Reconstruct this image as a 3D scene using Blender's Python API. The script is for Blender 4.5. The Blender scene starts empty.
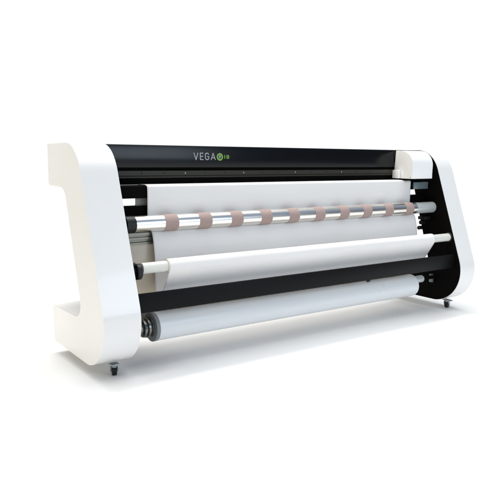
import bpy, bmesh, math, random
from mathutils import Vector, Matrix
sc = bpy.context.scene
COL = sc.collection
random.seed(4)

# ------------------------------------------------------------------ camera
ZO = 0.055                                   # caster height: the cabinets start this far above the floor
cam_d = bpy.data.cameras.new('camera'); cam = bpy.data.objects.new('camera', cam_d); COL.objects.link(cam)
RIGHT = Vector((0.813, -0.583, 0.010)); DOWN = Vector((-0.076, -0.123, -0.989)); FWD = Vector((0.578, 0.803, -0.145))
FWD.normalize(); RIGHT = (RIGHT - FWD * RIGHT.dot(FWD)).normalized(); UP = RIGHT.cross(FWD)
cam.matrix_world = Matrix(((RIGHT.x, UP.x, -FWD.x, -0.960), (RIGHT.y, UP.y, -FWD.y, -2.5235),
                           (RIGHT.z, UP.z, -FWD.z, 0.8731 + ZO), (0, 0, 0, 1)))
cam_d.sensor_width = 36; cam_d.lens = 637.44 / 500 * 36
cam_d.clip_start = 0.05; cam_d.clip_end = 500
sc.camera = cam

# ------------------------------------------------------------------ world: a white photo studio
W = bpy.data.worlds.new('World'); sc.world = W; W.use_nodes = True
nt = W.node_tree; nt.nodes.clear()
def wn(t): return nt.nodes.new(t)
tc = wn('ShaderNodeTexCoord'); sx = wn('ShaderNodeSeparateXYZ'); nt.links.new(tc.outputs['Generated'], sx.inputs[0])
def wramp(src, a, b, lo, hi):
    m = wn('ShaderNodeMapRange'); m.interpolation_type = 'SMOOTHSTEP'
    m.inputs[1].default_value = a; m.inputs[2].default_value = b; m.inputs[3].default_value = lo; m.inputs[4].default_value = hi
    nt.links.new(src, m.inputs[0]); return m.outputs[0]
def wmath(op, a, b):
    m = wn('ShaderNodeMath'); m.operation = op
    for i, v in enumerate((a, b)):
        if isinstance(v, (int, float)): m.inputs[i].default_value = v
        else: nt.links.new(v, m.inputs[i])
    return m.outputs[0]
def wmix(f, a, b):
    m = wn('ShaderNodeMix'); m.data_type = 'RGBA'
    for i, v in ((0, f), (6, a), (7, b)):
        if isinstance(v, (int, float)): m.inputs[i].default_value = v
        elif isinstance(v, tuple): m.inputs[i].default_value = (*v, 1)
        else: nt.links.new(v, m.inputs[i])
    return m.outputs[2]
X, Y, Z = sx.outputs
front = wramp(Y, 0.15, -0.75, 0, 1)          # the side in front of the machine: cool softboxes
left = wramp(X, -0.35, -0.9, 0, 1)           # the left wall of the studio: warm white
up = wramp(Z, 0.75, 0.93, 0, 1)              # overhead softbox
dark_patch = wmath('MULTIPLY', wramp(X, 0.38, 0.66, 0, 1), wmath('MULTIPLY', wramp(Y, 0.1, -0.3, 0, 1), wramp(Z, 0.5, 0.2, 0, 1)))   # darkness added to the world, right front, to dim the beam's reflection
back = wmix(wramp(Z, 0.27, 0.40, 0, 1), (1.02, 1.02, 1.02), (0.36, 0.36, 0.36))   # white backdrop, dimmer above it
c = wmix(front, back, (0.22, 0.30, 0.45))
c = wmix(left, c, (0.78, 0.69, 0.44))
c = wmix(up, c, (2.94, 2.94, 2.91))
c = wmix(dark_patch, c, (0.10, 0.10, 0.10))
bg = wn('ShaderNodeBackground'); nt.links.new(c, bg.inputs[0]); bg.inputs[1].default_value = 1.0
wo = wn('ShaderNodeOutputWorld'); nt.links.new(bg.outputs[0], wo.inputs[0])

# ------------------------------------------------------------------ lamps
def area(name, loc, target, sx_, sy_, watts, col):
    d = bpy.data.lights.new(name, 'AREA'); d.shape = 'RECTANGLE'; d.size = sx_; d.size_y = sy_; d.energy = watts; d.color = col
    o = bpy.data.objects.new(name, d); COL.objects.link(o); o.location = loc
    o.rotation_euler = (Vector(target) - Vector(loc)).to_track_quat('-Z', 'Y').to_euler(); return o
area('overhead_softbox', (1.1, 0.75, 3.6), (1.1, 0.1, 0), 2.9, 0.6, 75, (1, 0.99, 0.97))
area('added_front_softbox', (2.05, -3.6, 1.5), (0.7, 0, 0.6), 1.6, 1.5, 30, (0.77, 0.90, 1.0))  # unseen lamp added in front, so the beam cover brightens towards the left

sc.view_settings.view_transform = 'Standard'; sc.view_settings.look = 'None'
sc.view_settings.exposure = 0; sc.view_settings.gamma = 1

# ------------------------------------------------------------------ materials
def mat(name, col, rough=0.5, metal=0.0, spec=0.5, coat=0.0, noise=None, bump=None, rvar=0.0):
    m = bpy.data.materials.new(name); m.use_nodes = True; n = m.node_tree; b = n.nodes['Principled BSDF']
    b.inputs['Base Color'].default_value = (*col, 1); b.inputs['Roughness'].default_value = rough
    b.inputs['Metallic'].default_value = metal; b.inputs['Specular IOR Level'].default_value = spec
    b.inputs['Coat Weight'].default_value = coat; b.inputs['Coat Roughness'].default_value = 0.06
    t = n.nodes.new('ShaderNodeTexCoord')
    def nz(scale, det=3):
        q = n.nodes.new('ShaderNodeTexNoise'); q.inputs['Detail'].default_value = det
        mp = n.nodes.new('ShaderNodeMapping'); n.links.new(t.outputs['Object'], mp.inputs[0])
        if isinstance(scale, tuple): mp.inputs['Scale'].default_value = scale; q.inputs['Scale'].default_value = 1
        else: q.inputs['Scale'].default_value = scale
        n.links.new(mp.outputs[0], q.inputs['Vector']); return q.outputs['Fac']
    if noise:
        sc_, amt = noise; mx = n.nodes.new('ShaderNodeMix'); mx.data_type = 'RGBA'
        mx.inputs[6].default_value = (*[v * (1 - amt) for v in col], 1); mx.inputs[7].default_value = (*[min(1, v * (1 + amt)) for v in col], 1)
        n.links.new(nz(sc_), mx.inputs[0]); n.links.new(mx.outputs[2], b.inputs['Base Color'])
    if rvar:
        mr = n.nodes.new('ShaderNodeMapRange'); mr.inputs[3].default_value = rough * (1 - rvar); mr.inputs[4].default_value = rough * (1 + rvar)
        n.links.new(nz(9), mr.inputs[0]); n.links.new(mr.outputs[0], b.inputs['Roughness'])
    if bump:
        sc_, st, di = bump; bp = n.nodes.new('ShaderNodeBump'); bp.inputs['Strength'].default_value = st; bp.inputs['Distance'].default_value = di
        n.links.new(nz(sc_), bp.inputs['Height']); n.links.new(bp.outputs[0], b.inputs['Normal'])
    return m
M_white = mat('white_gloss_paint', (0.79, 0.785, 0.775), 0.32, coat=0.4, rvar=0.2, bump=(5, 0.12, 0.004))
M_plastic = mat('white_plastic', (0.86, 0.86, 0.86), 0.35, spec=0.5, rvar=0.2)
M_black = mat('matte_black_panel', (0.0035, 0.003, 0.003), 0.7, spec=0.04)
M_beam = mat('black_anodised_cover', (0.003, 0.004, 0.0055), 0.20, spec=0.26, rvar=0.15, bump=((3, 300, 300), 0.05, 0.0005))
M_bar = mat('black_powder_coat', (0.004, 0.0045, 0.005), 0.45, spec=0.11, bump=(700, 0.1, 0.0004))
M_rail = mat('bronze_rail', (0.030, 0.029, 0.022), 0.4, spec=0.2, noise=((2, 60, 60), 0.25))
M_chrome = mat('polished_steel', (0.80, 0.785, 0.75), 0.27, metal=1, rvar=0.2, bump=((2, 120, 120), 0.02, 0.0005))
M_alu = mat('dull_aluminium', (0.27, 0.26, 0.22), 0.42, metal=0.8, noise=((3, 90, 90), 0.1))
M_beige = mat('beige_sheet_metal', (0.80, 0.70, 0.55), 0.5, spec=0.3, noise=((8, 30, 30), 0.05))
M_pale_metal = mat('light_grey_metal', (0.55, 0.58, 0.58), 0.3, metal=0.25, noise=((3, 60, 60), 0.06))  # light grey holds the roller end's brightness; the spindle stub uses it too
M_gap_plate = mat('olive_grey_plate', (0.30, 0.29, 0.24), 0.5, noise=(30, 0.08))
M_hub = mat('dark_hub_steel', (0.20, 0.20, 0.19), 0.28, metal=0.85, noise=(40, 0.2))
M_steel = mat('grey_steel', (0.33, 0.36, 0.38), 0.3, metal=0.85, noise=(40, 0.15))
M_band = mat('pinkish_brown_grip', (0.375, 0.28, 0.255), 0.75, spec=0.2, noise=(260, 0.18), bump=(500, 0.25, 0.0006))
M_paper = mat('white_plot_paper', (0.78, 0.765, 0.75), 0.55, spec=0.3, noise=((4, 25, 25), 0.02), bump=((7, 16, 16), 0.22, 0.004))
M_roll = mat('paper_roll_face', (0.72, 0.745, 0.76), 0.3, spec=0.5, noise=((1, 60, 60), 0.03), rvar=0.2, bump=((2, 22, 22), 0.12, 0.003))
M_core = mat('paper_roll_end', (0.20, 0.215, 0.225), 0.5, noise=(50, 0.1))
M_tube = mat('card_tube', (0.66, 0.66, 0.61), 0.4, noise=((6, 40, 40), 0.04))
M_rub = mat('black_rubber', (0.008, 0.009, 0.010), 0.45, spec=0.3)
M_teal = mat('grey_bracket', (0.17, 0.22, 0.24), 0.35, metal=0.3, noise=(60, 0.15))
M_letter = mat('silver_lettering', (0.37, 0.38, 0.40), 0.5)
M_green = mat('green_lettering', (0.21, 0.42, 0.05), 0.5)
M_dgreen = mat('dark_green_badge', (0.035, 0.09, 0.02), 0.5)
M_floor = mat('white_studio_floor', (0.87, 0.87, 0.87), 0.6, spec=0.15)

# ------------------------------------------------------------------ helpers
def wloc(p): 
    return Vector((0, 0, 0)) if p is None else p.location + wloc(p.parent)
def obj(name, bm, m, parent=None, zo=ZO, ang=35, solid=None):
    bmesh.ops.recalc_face_normals(bm, faces=bm.faces[:])
    cs = [v.co for v in bm.verts]
    mid = Vector([(min(c_[i] for c_ in cs) + max(c_[i] for c_ in cs)) / 2 for i in range(3)])
    for v in bm.verts: v.co -= mid
    me = bpy.data.meshes.new(name); bm.to_mesh(me); bm.free()
    for p in me.polygons: p.use_smooth = True
    me.set_sharp_from_angle(angle=math.radians(ang))
    me.materials.append(m)
    o = bpy.data.objects.new(name, me); COL.objects.link(o)
    mid.z += zo
    if parent: o.parent = parent; o.location = mid - wloc(parent)
    else: o.location = mid
    if solid:
        s = o.modifiers.new('thickness', 'SOLIDIFY'); s.thickness = solid; s.offset = 0
    return o
def thing(name, label, cat, loc, group=None):
    o = bpy.data.objects.new(name, None); COL.objects.link(o); o.location = loc; o.empty_display_size = 0.1
    o['label'] = label; o['category'] = cat
    if group: o['group'] = group
    return o
def fillet(pts):                                # pts: (y, z, tangent_length or (t_in, t_out), segments)
    out = []; n = len(pts)
    for i, (y, z, t, sg) in enumerate(pts):
        P = Vector((y, z)); A = Vector(pts[i - 1][:2]); B = Vector(pts[(i + 1) % n][:2])
        if not t: out.append(P); continue
        ti, to = t if isinstance(t, tuple) else (t, t)
        a = P + (A - P).normalized() * ti; b = P + (B - P).normalized() * to
        u, v = (A - P).normalized(), (B - P).normalized()
        half = math.acos(max(-1, min(1, u.dot(v)))) / 2
        w = math.sin(half)                      # conic weight: a circular arc when both tangents are equal
        for k in range(sg + 1):
            s = k / sg; q0, q1, q2 = (1 - s) ** 2, 2 * s * (1 - s) * w, s * s
            out.append((a * q0 + P * q1 + b * q2) / (q0 + q1 + q2))
    return out
def prism(bm, prof, x0, x1, bevel=0, seg=3):
    a = [bm.verts.new((x0, p[0], p[1])) for p in prof]; b = [bm.verts.new((x1, p[0], p[1])) for p in prof]
    n = len(prof); fa = bm.faces.new(a); fb = bm.faces.new(b[::-1])
    for i in range(n): bm.faces.new((a[i], b[i], b[(i + 1) % n], a[(i + 1) % n]))
    if bevel:
        es = list(fa.edges) + list(fb.edges)
        bmesh.ops.bevel(bm, geom=es, offset=bevel, segments=seg, profile=0.5, affect='EDGES', clamp_overlap=True)
def box(bm, x0, x1, y0, y1, z0, z1, bevel=0.0, seg=2):
    vs = [bm.verts.new((x, y, z)) for x in (x0, x1) for y in (y0, y1) for z in (z0, z1)]
    fs = [bm.faces.new([vs[i] for i in q]) for q in ((0, 1, 3, 2), (4, 6, 7, 5), (0, 4, 5, 1), (2, 3, 7, 6), (0, 2, 6, 4), (1, 5, 7, 3))]
    if bevel:
        es = {e for f in fs for e in f.edges}
        bmesh.ops.bevel(bm, geom=list(es), offset=bevel, segments=seg, profile=0.5, affect='EDGES', clamp_overlap=True)
def lathe(bm, y, z, prof, n=48, axis='X', base=(0, 0, 0)):
    # prof: (along, radius) from end to end; axis X round (y, z); other axes round base
    rings = []
    for a, r in prof:
        ring = []
        for k in range(n):
            t = 2 * math.pi * k / n; c_, s_ = r * math.cos(t), r * math.sin(t)
            if axis == 'X': co = (a, y + c_, z + s_)
            elif axis == 'Y': co = (base[0] + c_, a, base[2] + s_)
            else: co = (base[0] + c_, base[1] + s_, a)
            ring.append(bm.verts.new(co))
        rings.append(ring)
    for r0, r1 in zip(rings, rings[1:]):
        for k in range(n): bm.faces.new((r0[k], r0[(k + 1) % n], r1[(k + 1) % n], r1[k]))
    bm.faces.new(rings[0]); bm.faces.new(rings[-1][::-1])
def cyl(y, z, x0, x1, r, ch=0.001, n=48):
    bm = bmesh.new(); lathe(bm, y, z, [(x0, r - ch), (x0 + ch, r), (x1 - ch, r), (x1, r - ch)], n); return bm
def nb(f, *a, **k):
    bm = bmesh.new(); f(bm, *a, **k); return bm

# ------------------------------------------------------------------ setting
bm = bmesh.new()
bm.faces.new([bm.verts.new((1.2 + 6.6 * math.cos(2 * math.pi * k / 96), 6.6 * math.sin(2 * math.pi * k / 96), 0)) for k in range(96)])
fl = obj('floor', bm, M_floor, zo=0); fl['kind'] = 'structure'

# ------------------------------------------------------------------ the machine
L = 2.40; WL = 0.163; WR = 0.1372; XL = WL; XR = L - WR
plotter = thing('plotter', 'long white and black wide format plotter standing on small casters', 'plotter', (1.2, 0.09, 0))

PROF = fillet([(0.396, 0.924, 0.008, 4), (0.396, 0.733, 0.008, 4), (0.187, 0.733, 0.048, 10), (0.014, 0.181, 0.085, 14),
               (0.397, 0.181, 0.008, 4), (0.390, 0.0, 0.012, 4), (-0.292, 0.0, (0.275, 0.285), 64), (0.037, 0.924, (0.125, 0.115), 20)])
def inset(prof, d):
    n = len(prof); out = []
    for i in range(n):
        a, p, b = Vector(prof[i - 1]), Vector(prof[i]), Vector(prof[(i + 1) % n])
        t = ((p - a).normalized() + (b - p).normalized()).normalized()
        out.append(p + Vector((t.y, -t.x)) * d)
    return out
area2 = sum(PROF[i - 1][0] * PROF[i][1] - PROF[i][0] * PROF[i - 1][1] for i in range(len(PROF)))
SG = -1 if area2 > 0 else 1
for x0, x1, px0, px1, ins in ((0, WL, WL - 0.004, WL + 0.003, 0.009), (XR, L, XR - 0.003, XR + 0.004, 0.0022)):
    bm = bmesh.new(); prism(bm, PROF, x0, x1, 0.006, 3)
    cab = obj('side_cabinet', bm, M_white, plotter, ang=25)
    bm = bmesh.new(); prism(bm, inset(PROF, SG * ins), px0, px1)
    obj('inner_panel', bm, M_black, cab)

# beam: cover, rail with screws, dark back
bm = bmesh.new(); prism(bm, fillet([(0.136, 0.819, 0.002, 2), (0.142, 0.9215, 0.004, 3), (0.385, 0.9215, 0.004, 3), (0.385, 0.745, 0.003, 2), (0.172, 0.745, 0.003, 2), (0.172, 0.819, 0.002, 2)]), XL + 0.004, XR - 0.004)
cover = obj('beam_cover', bm, M_beam, plotter)
bm = bmesh.new(); prism(bm, [(0.152, 0.8045), (0.1405, 0.8045), (0.1385, 0.803), (0.1385, 0.782), (0.142, 0.780), (0.1385, 0.778), (0.1385, 0.772), (0.1405, 0.7705), (0.1715, 0.7705), (0.1715, 0.8045)], XL + 0.004, XR - 0.004)
rail = obj('guide_rail', bm, M_rail, plotter)
obj('shade_strip', nb(box, XL + 0.004, XR - 0.004, 0.153, 0.171, 0.8047, 0.8187), M_black, plotter)  # black strip put in for the shade in the recess under the cover
k = 0; x = 0.345
while x < 1.86:
    bm = bmesh.new(); lathe(bm, 0, 0, [(0.1365, 0.0025), (0.1372, 0.0036), (0.1388, 0.0036)], 14, 'Y', (x, 0, 0.793))
    obj('screw', bm, M_steel if k % 3 == 2 else M_rub, rail); x += 0.1133; k += 1
obj('beam_underside', nb(box, XL + 0.004, XR - 0.004, 0.152, 0.1712, 0.741, 0.770), M_black, plotter)

# lettering on the cover, whose face leans back slightly
def fy(z): return 0.136 + (z - 0.819) * 0.0585
def text_mesh(body, size):
    cu = bpy.data.curves.new('txt', 'FONT'); cu.body = body; cu.size = size; cu.extrude = 0.0004; cu.resolution_u = 6
    o = bpy.data.objects.new('txt', cu); COL.objects.link(o)
    dg = bpy.context.evaluated_depsgraph_get(); me = bpy.data.meshes.new_from_object(o.evaluated_get(dg))
    bpy.data.objects.remove(o); return me
def put_text(name, body, x0, x1, z0, z1, m, parent, thin=1.0):
    me = text_mesh(body, 1.0)
    vs = me.vertices; ax = min(v.co.x for v in vs); bx = max(v.co.x for v in vs); ay = min(v.co.y for v in vs); by = max(v.co.y for v in vs)
    bm = bmesh.new(); bm.from_mesh(me)
    for v in bm.verts:
        u = (v.co.x - ax) / (bx - ax); w = (v.co.y - ay) / (by - ay)
        v.co = Vector((x0 + u * (x1 - x0), fy(z0 + w * (z1 - z0)) - (0.0009 if v.co.z > 0 else -0.0002), z0 + w * (z1 - z0)))
    o = obj(name, bm, m, parent); return o
def stroke_letters(name, lines, r, m, parent):          # thin sans capitals out of flat strokes
    bm = bmesh.new()
    for i_, ((x0, z0), (x1, z1)) in enumerate(lines):
        d = Vector((x1 - x0, z1 - z0)); d.normalize(); nrm = Vector((-d.y, d.x)) * r; e = d * r
        q = [(x0 - e.x + nrm.x, z0 - e.y + nrm.y), (x1 + e.x + nrm.x, z1 + e.y + nrm.y), (x1 + e.x - nrm.x, z1 + e.y - nrm.y), (x0 - e.x - nrm.x, z0 - e.y - nrm.y)]
        f0 = [bm.verts.new((p[0], fy(p[1]) - 0.0006 - 0.00012 * i_, p[1])) for p in q]; f1 = [bm.verts.new((p[0], fy(p[1]) + 0.0003, p[1])) for p in q]
        bm.faces.new(f0)
        for i in range(4): bm.faces.new((f0[i], f1[i], f1[(i + 1) % 4], f0[(i + 1) % 4]))
    return obj(name, bm, m, parent)
zb, zt = 0.8565, 0.887; zm = (zb + zt) / 2
def letter(ch, x0, x1):
    xm = (x0 + x1) / 2; c_ = 0.005
    return {'V': [((x0, zt), (xm, zb)), ((xm, zb), (x1, zt))],
            'E': [((x0, zb), (x0, zt)), ((x0, zt), (x1, zt)), ((x0, zm), (x1 - 0.002, zm)), ((x0, zb), (x1, zb))],
            'G': [((x1, zt - c_), (x1 - c_, zt)), ((x1 - c_, zt), (x0 + c_, zt)), ((x0 + c_, zt), (x0, zt - c_)), ((x0, zt - c_), (x0, zb + c_)), ((x0, zb + c_), (x0 + c_, zb)),
                  ((x0 + c_, zb), (x1 - c_, zb)), ((x1 - c_, zb), (x1, zb + c_)), ((x1, zb + c_), (x1, zm - 0.001)), ((x1, zm - 0.001), (x1 - 0.007, zm - 0.001))],
            'A': [((x0, zb), (xm, zt)), ((xm, zt), (x1, zb)), ((x0 + 0.005, zb + 0.009), (x1 - 0.005, zb + 0.009))]}[ch]
for ch, a, b in (('V', 0.6205, 0.642), ('E', 0.6555, 0.671), ('G', 0.6845, 0.703), ('A', 0.717, 0.7405)):
    stroke_letters('letter', letter(ch, a, b), 0.0019, M_letter, cover)
bm = bmesh.new(); n = 40; cx_, cz_ = 0.7675, 0.870
rings = [[bm.verts.new((cx_ + r * math.cos(2 * math.pi * i / n), y + fy(cz_ + r * math.sin(2 * math.pi * i / n)) - 0.14, cz_ + r * math.sin(2 * math.pi * i / n))) for i in range(n)] for r, y in ((0.0180, 0.1402), (0.0180, 0.1387), (0.0128, 0.1387), (0.0128, 0.1402))]
for j in range(3):
    for i in range(n): bm.faces.new((rings[j][i], rings[j][(i + 1) % n], rings[j + 1][(i + 1) % n], rings[j + 1][i]))
obj('badge_ring', bm, M_green, cover)
bm = bmesh.new(); lathe(bm, 0, 0, [(0.1396, 0.0128), (0.1402, 0.0128)], 32, 'Y', (cx_, 0, cz_))
for v in bm.verts: v.co.y += fy(v.co.z) - 0.14
obj('badge_disc', bm, M_dgreen, cover)
put_text('badge_letter', 'P', 0.7635, 0.7745, 0.8620, 0.8790, M_letter, cover)
put_text('badge_number', '18', 0.7945, 0.8225, 0.8615, 0.8795, M_green, cover)

# platen and the rails below it
plat = obj('platen', nb(box, XL + 0.004, XR - 0.004, 0.070, 0.146, 0.684, 0.741, 0.006, 3), M_black, plotter)
obj('end_bracket', nb(box, 2.125, XR - 0.0035, 0.062, 0.0695, 0.686, 0.729, 0.002), M_teal, plat)
obj('gap_plate', nb(box, 0.293, 2.10, 0.100, 0.104, 0.6485, 0.6835, 0.0005), M_gap_plate, plotter)  # plate added in front of the paper web to lighten its tone in the gap
obj('lower_rail', nb(box, XL + 0.004, XR - 0.004, 0.085, 0.140, 0.560, 0.648, 0.002), M_black, plotter)
bm = bmesh.new()
prism(bm, [(y - 0.055, z + 0.002) for y, z in ((0.090, 0.532), (0.090, 0.519), (0.096, 0.517), (0.096, 0.513), (0.090, 0.511), (0.090, 0.501), (0.097, 0.499), (0.097, 0.492), (0.091, 0.489), (0.091, 0.479), (0.130, 0.479), (0.130, 0.532))], XL + 0.004, 2.10)
obj('profile_bar', bm, M_alu, plotter)
obj('back_panel', nb(box, XL + 0.004, 2.10, 0.040, 0.044, 0.135, 0.4805, 0.001), M_beige, plotter)
obj('rail_foot', nb(box, XL + 0.02, 2.08, 0.066, 0.0845, 0.520, 0.580, 0.002), M_black, plotter)
cb = obj('crossbar', nb(box, XL + 0.0035, XR - 0.0035, -0.164, -0.150, 0.2225, 0.3045, 0.0015), M_bar, plotter)
obj('clip', nb(box, 1.520, 1.545, -0.160, -0.151, 0.210, 0.222, 0.003), M_rub, cb)

# chrome grip roller
ry, rz, rr = 0.022, 0.575, 0.036
rol = obj('grip_roller', cyl(ry, rz, 0.243, 2.086, rr, 0.0015, 96), M_chrome, plotter)
for k in range(10):
    xc = 0.4185 + 0.1775 * k
    bm = bmesh.new(); lathe(bm, ry, rz, [(xc - 0.034, rr), (xc - 0.0335, rr + 0.0012), (xc + 0.0335, rr + 0.0012), (xc + 0.034, rr)], 72)
    obj('grip_band', bm, M_band, rol)
bm = bmesh.new(); lathe(bm, ry, rz, [(2.0865, 0.0325), (2.087, 0.0335), (2.256, 0.0335), (2.258, 0.0320)], 72); obj('lightened_end', bm, M_pale_metal, rol)  # bare roller steel, its reflected brightness put into a light grey colour
bm = bmesh.new(); lathe(bm, ry, rz, [(XL + 0.0035, 0.03), (0.200, 0.03), (0.201, 0.0375), (0.2425, 0.0375), (0.2428, 0.030)], 48)
obj('end_cap', bm, M_rub, rol)

# take-up tube holders and supply spindle
ty, tz = -0.112, 0.402
hold = obj('tube_holder', cyl(ty, tz - 0.012, 0.185, 0.207, 0.034, 0.003, 40), M_rub, plotter)
bm = bmesh.new(); lathe(bm, ty + 0.005, tz + 0.018, [(XL + 0.0035, 0.010), (0.186, 0.010), (0.188, 0.007)], 20); obj('knob', bm, M_rub, hold)
obj('arm', nb(box, XL + 0.0035, 0.1848, ty - 0.012, ty + 0.03, tz - 0.04, tz + 0.005, 0.003), M_rub, hold)
obj('boss', cyl(ty, tz - 0.012, 0.2072, 0.213, 0.012, 0.002, 24), M_steel, hold)
obj('tube_holder', cyl(ty, tz, XR - 0.012, XR - 0.0035, 0.030, 0.002, 32), M_rub, plotter)

sy, sz, sr = -0.03, 0.1180, 0.0645
RX0, RX1 = 0.312, 2.030
bm = bmesh.new()
lathe(bm, sy, sz, [(XL + 0.0035, 0.020), (0.222, 0.020), (0.224, 0.030), (0.240, 0.030), (0.242, 0.025), (0.248, 0.025), (0.250, 0.040), (0.258, 0.042), (0.260, 0.033), (0.266, 0.033), (0.268, 0.044), (0.276, 0.044), (0.278, 0.036), (0.284, 0.036), (0.2855, 0.046), (0.2905, 0.046), (0.292, 0.044)], 56)
sp = obj('supply_spindle', bm, M_hub, plotter, ang=30)
bm = bmesh.new(); lathe(bm, sy, sz + 0.028, [(2.0305, 0.021), (2.128, 0.021), (2.131, 0.018)], 40)
spr = obj('supply_spindle', bm, M_pale_metal, plotter)
obj('shaft', cyl(sy, sz + 0.028, 2.1315, XR - 0.0035, 0.011), M_black, spr)
# small fittings on the right inner panel
bm = bmesh.new(); box(bm, XR - 0.020, XR - 0.0035, -0.018, 0.006, 0.108, 0.160, 0.003); lathe(bm, -0.006, 0.137, [(XR - 0.034, 0.006), (XR - 0.021, 0.009)], 16)
obj('wing_screw', bm, M_teal, plotter)
bm = bmesh.new(); box(bm, 2.205, XR - 0.0035, 0.030, 0.085, 0.497, 0.517, 0.003); lathe(bm, 0.07, 0.478, [(2.215, 0.013), (2.245, 0.013)], 20); lathe(bm, 0.10, 0.440, [(2.235, 0.012), (2.262, 0.012)], 20)
obj('sensor_bracket', bm, M_rub, plotter)

# print carriage
CP = fillet([(-0.004, 0.752, 0.003, 3), (-0.004, 0.915, (0.085, 0.095), 22), (0.130, 0.918, 0.004, 3), (0.1365, 0.806, 0.003, 2), (0.1365, 0.752, 0.002, 2)])
bm = bmesh.new(); prism(bm, CP, 2.030, 2.212, 0.004, 3)
car = obj('print_carriage', bm, M_plastic, plotter, ang=25)
obj('side_flange', nb(box, 2.012, 2.0295, 0.085, 0.1365, 0.7525, 0.802, 0.003), M_plastic, car)
obj('base_plate', nb(box, 2.034, 2.208, 0.002, 0.134, 0.7445, 0.7518), M_black, car)
for y in (0.012, 0.120):
    bm = bmesh.new(); lathe(bm, y, 0.760, [(2.0285, 0.0025), (2.0302, 0.003)], 12); obj('screw', bm, M_steel, car)

# casters
def caster(x, y, ang, brake):
    bm = bmesh.new(); box(bm, -0.019, 0.019, -0.019, 0.019, -0.006, -0.0005, 0.0015)
    lathe(bm, 0, 0, [(-0.016, 0.013), (-0.0075, 0.015)], 20, 'Z')
    c_ = obj('caster', bm, M_steel, None); c_.location = (x, y, c_.location.z)
    c_.parent = plotter; c_.location = c_.location - plotter.location
    rot = Matrix.Rotation(ang, 4, 'Z')
    def child(name, bmx, m):
        for v in bmx.verts: v.co = rot @ v.co + Vector((x, y, 0))
        o = obj(name, bmx, m, c_); return o
    bm = bmesh.new(); lathe(bm, 0.012, -0.0315, [(-0.011, 0.017), (-0.0095, 0.0233), (0.0095, 0.0233), (0.011, 0.017)], 32); child('wheel', bm, M_rub)
    bm = bmesh.new()
    for s in (-1, 1):
        x0, x1 = sorted((s * 0.0122, s * 0.0155))
        prism(bm, fillet([(-0.010, -0.014, 0, 1), (0.020, -0.014, 0.004, 3), (0.021, -0.040, 0.006, 4), (0.004, -0.040, 0.006, 4)]), x0, x1)
    lathe(bm, 0.012, -0.0315, [(-0.0175, 0.004), (0.0175, 0.004)], 14)
    child('fork', bm, M_steel)
    if brake:
        bm = bmesh.new(); prism(bm, fillet([(0.024, -0.0085, 0, 1), (0.068, -0.017, 0.003, 3), (0.068, -0.024, 0.002, 3), (0.037, -0.0180, 0, 1)]), -0.015, 0.015, 0.001)
        child('brake_lever', bm, M_rub)
caster(0.098, -0.076, math.radians(-20), False)
caster(2.335, -0.066, math.radians(-72), True)
caster(0.095, 0.330, math.radians(20), False)
caster(2.330, 0.350, math.radians(10), False)

# ------------------------------------------------------------------ paper
PX0, PX1 = 0.332, 2.096
tube = obj('take_up_tube', cyl(ty, tz, 0.2135, XR - 0.0125, 0.0235, 0.001, 56), M_tube)
tube['label'] = 'thin pale grey tube lying across the middle of the machine above the black crossbar'; tube['category'] = 'tube'

bm = bmesh.new(); lathe(bm, sy, sz, [(RX0 - 0.001, sr - 0.002), (RX0, sr), (RX1 - 0.002, sr), (RX1, sr - 0.003)], 120)
roll = obj('paper_roll', bm, M_roll, None)
roll['label'] = 'thick pale blue-grey paper roll lying lowest in the machine, under the black crossbar'; roll['category'] = 'paper roll'
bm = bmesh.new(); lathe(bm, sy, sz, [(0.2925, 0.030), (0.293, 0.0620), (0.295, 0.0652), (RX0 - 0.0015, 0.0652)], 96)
obj('end_disc', bm, M_core, roll)

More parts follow.
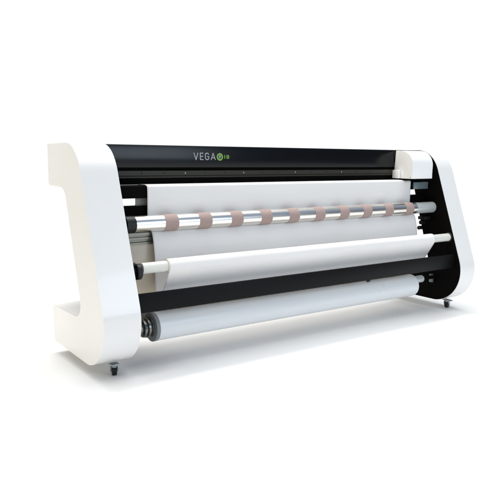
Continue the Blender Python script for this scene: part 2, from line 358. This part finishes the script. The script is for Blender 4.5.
def catmull(P, sub):
    out = []
    for i in range(len(P) - 1):
        p0, p1, p2, p3 = P[max(i - 1, 0)], P[i], P[i + 1], P[min(i + 2, len(P) - 1)]
        for k in range(sub):
            t = k / sub
            out.append(tuple(0.5 * (2 * p1[j] + (p2[j] - p0[j]) * t + (2 * p0[j] - 5 * p1[j] + 4 * p2[j] - p3[j]) * t * t + (3 * p1[j] - p0[j] - 3 * p2[j] + p3[j]) * t ** 3) for j in (0, 1)))
    out.append(P[-1]); return out
path = catmull([(0.005, 0.0565), (0.060, 0.078), (0.130, 0.115), (0.205, 0.195), (0.262, 0.310), (0.280, 0.365), (0.274, 0.410), (0.225, 0.540), (0.175, 0.680)], 6) + \
       catmull([(0.1600, 0.728), (0.150, 0.7415), (0.120, 0.7432), (0.085, 0.7432), (0.066, 0.7385), (0.0615, 0.726), (0.0615, 0.690), (0.0615, 0.640), (0.0612, 0.600), (0.058, 0.570),
                (0.040, 0.545), (0.020, 0.530), (0.006, 0.490), (-0.003, 0.440), (-0.006, 0.390), (-0.003, 0.330), (-0.006, 0.285), (-0.018, 0.254), (-0.036, 0.246), (-0.054, 0.258),
                (-0.078, 0.292), (-0.108, 0.338), (-0.1335, 0.378)], 6) + [(ty + 0.0308 * math.cos(a), tz + 0.0308 * math.sin(a)) for a in [math.radians(205 - 8 * k) for k in range(27)]]
def sheet(path, x0, x1, nx, amp):
    bm = bmesh.new(); rows = []
    for j, (y, z) in enumerate(path):
        row = []
        for i in range(nx + 1):
            x = x0 + (x1 - x0) * i / nx; dy = 0
            if 0.60 < z < 0.735 and y < 0.075:                      # soft buckles where the grip bands pull the sheet
                w = math.sin(math.pi * (z - 0.60) / 0.135)
                ph = (x - 0.4185) / 0.1775
                dy = -amp * w * (0.5 + 0.5 * math.cos(2 * math.pi * ph)) * (0.8 + 0.4 * math.sin(ph * 1.7)) * (1.4 if z < 0.66 else 0.7)
                dy += 0.0012 * w * math.sin(x * 9 + z * 20) + 0.0006 * w * math.sin(x * 31 + 2 * math.sin(x * 5))
            elif 0.26 < z < 0.52 and y < 0.03: dy = (0.0022 * math.sin(x * 7.3 + z * 9) + 0.0009 * math.sin(x * 23 - z * 14 + math.sin(x * 4))) * math.sin(math.pi * (z - 0.26) / 0.26)
            elif 0.26 < z < 0.385 and y < -0.05: dy = (0.0016 * math.sin(x * 6.1 - z * 12) + 0.0008 * math.sin(x * 19 + z * 25)) * math.sin(math.pi * (z - 0.26) / 0.125)
            row.append(bm.verts.new((x, y + dy, z)))
        rows.append(row)
    for a, b in zip(rows, rows[1:]):
        for i in range(nx): bm.faces.new((a[i], a[i + 1], b[i + 1], b[i]))
    return bm
web = obj('paper_sheet', sheet(path, PX0, PX1, 180, 0.0035), M_paper, None, ang=60, solid=0.0006)
web['label'] = 'wide white paper sheet running over the platen and down behind the chrome roller'; web['category'] = 'paper'
bm = bmesh.new(); lathe(bm, ty, tz, [(PX0, 0.0237), (PX0 + 0.0005, 0.0300), (PX1 - 0.0005, 0.0300), (PX1, 0.0237)], 72)
obj('wound_paper', bm, M_paper, web)
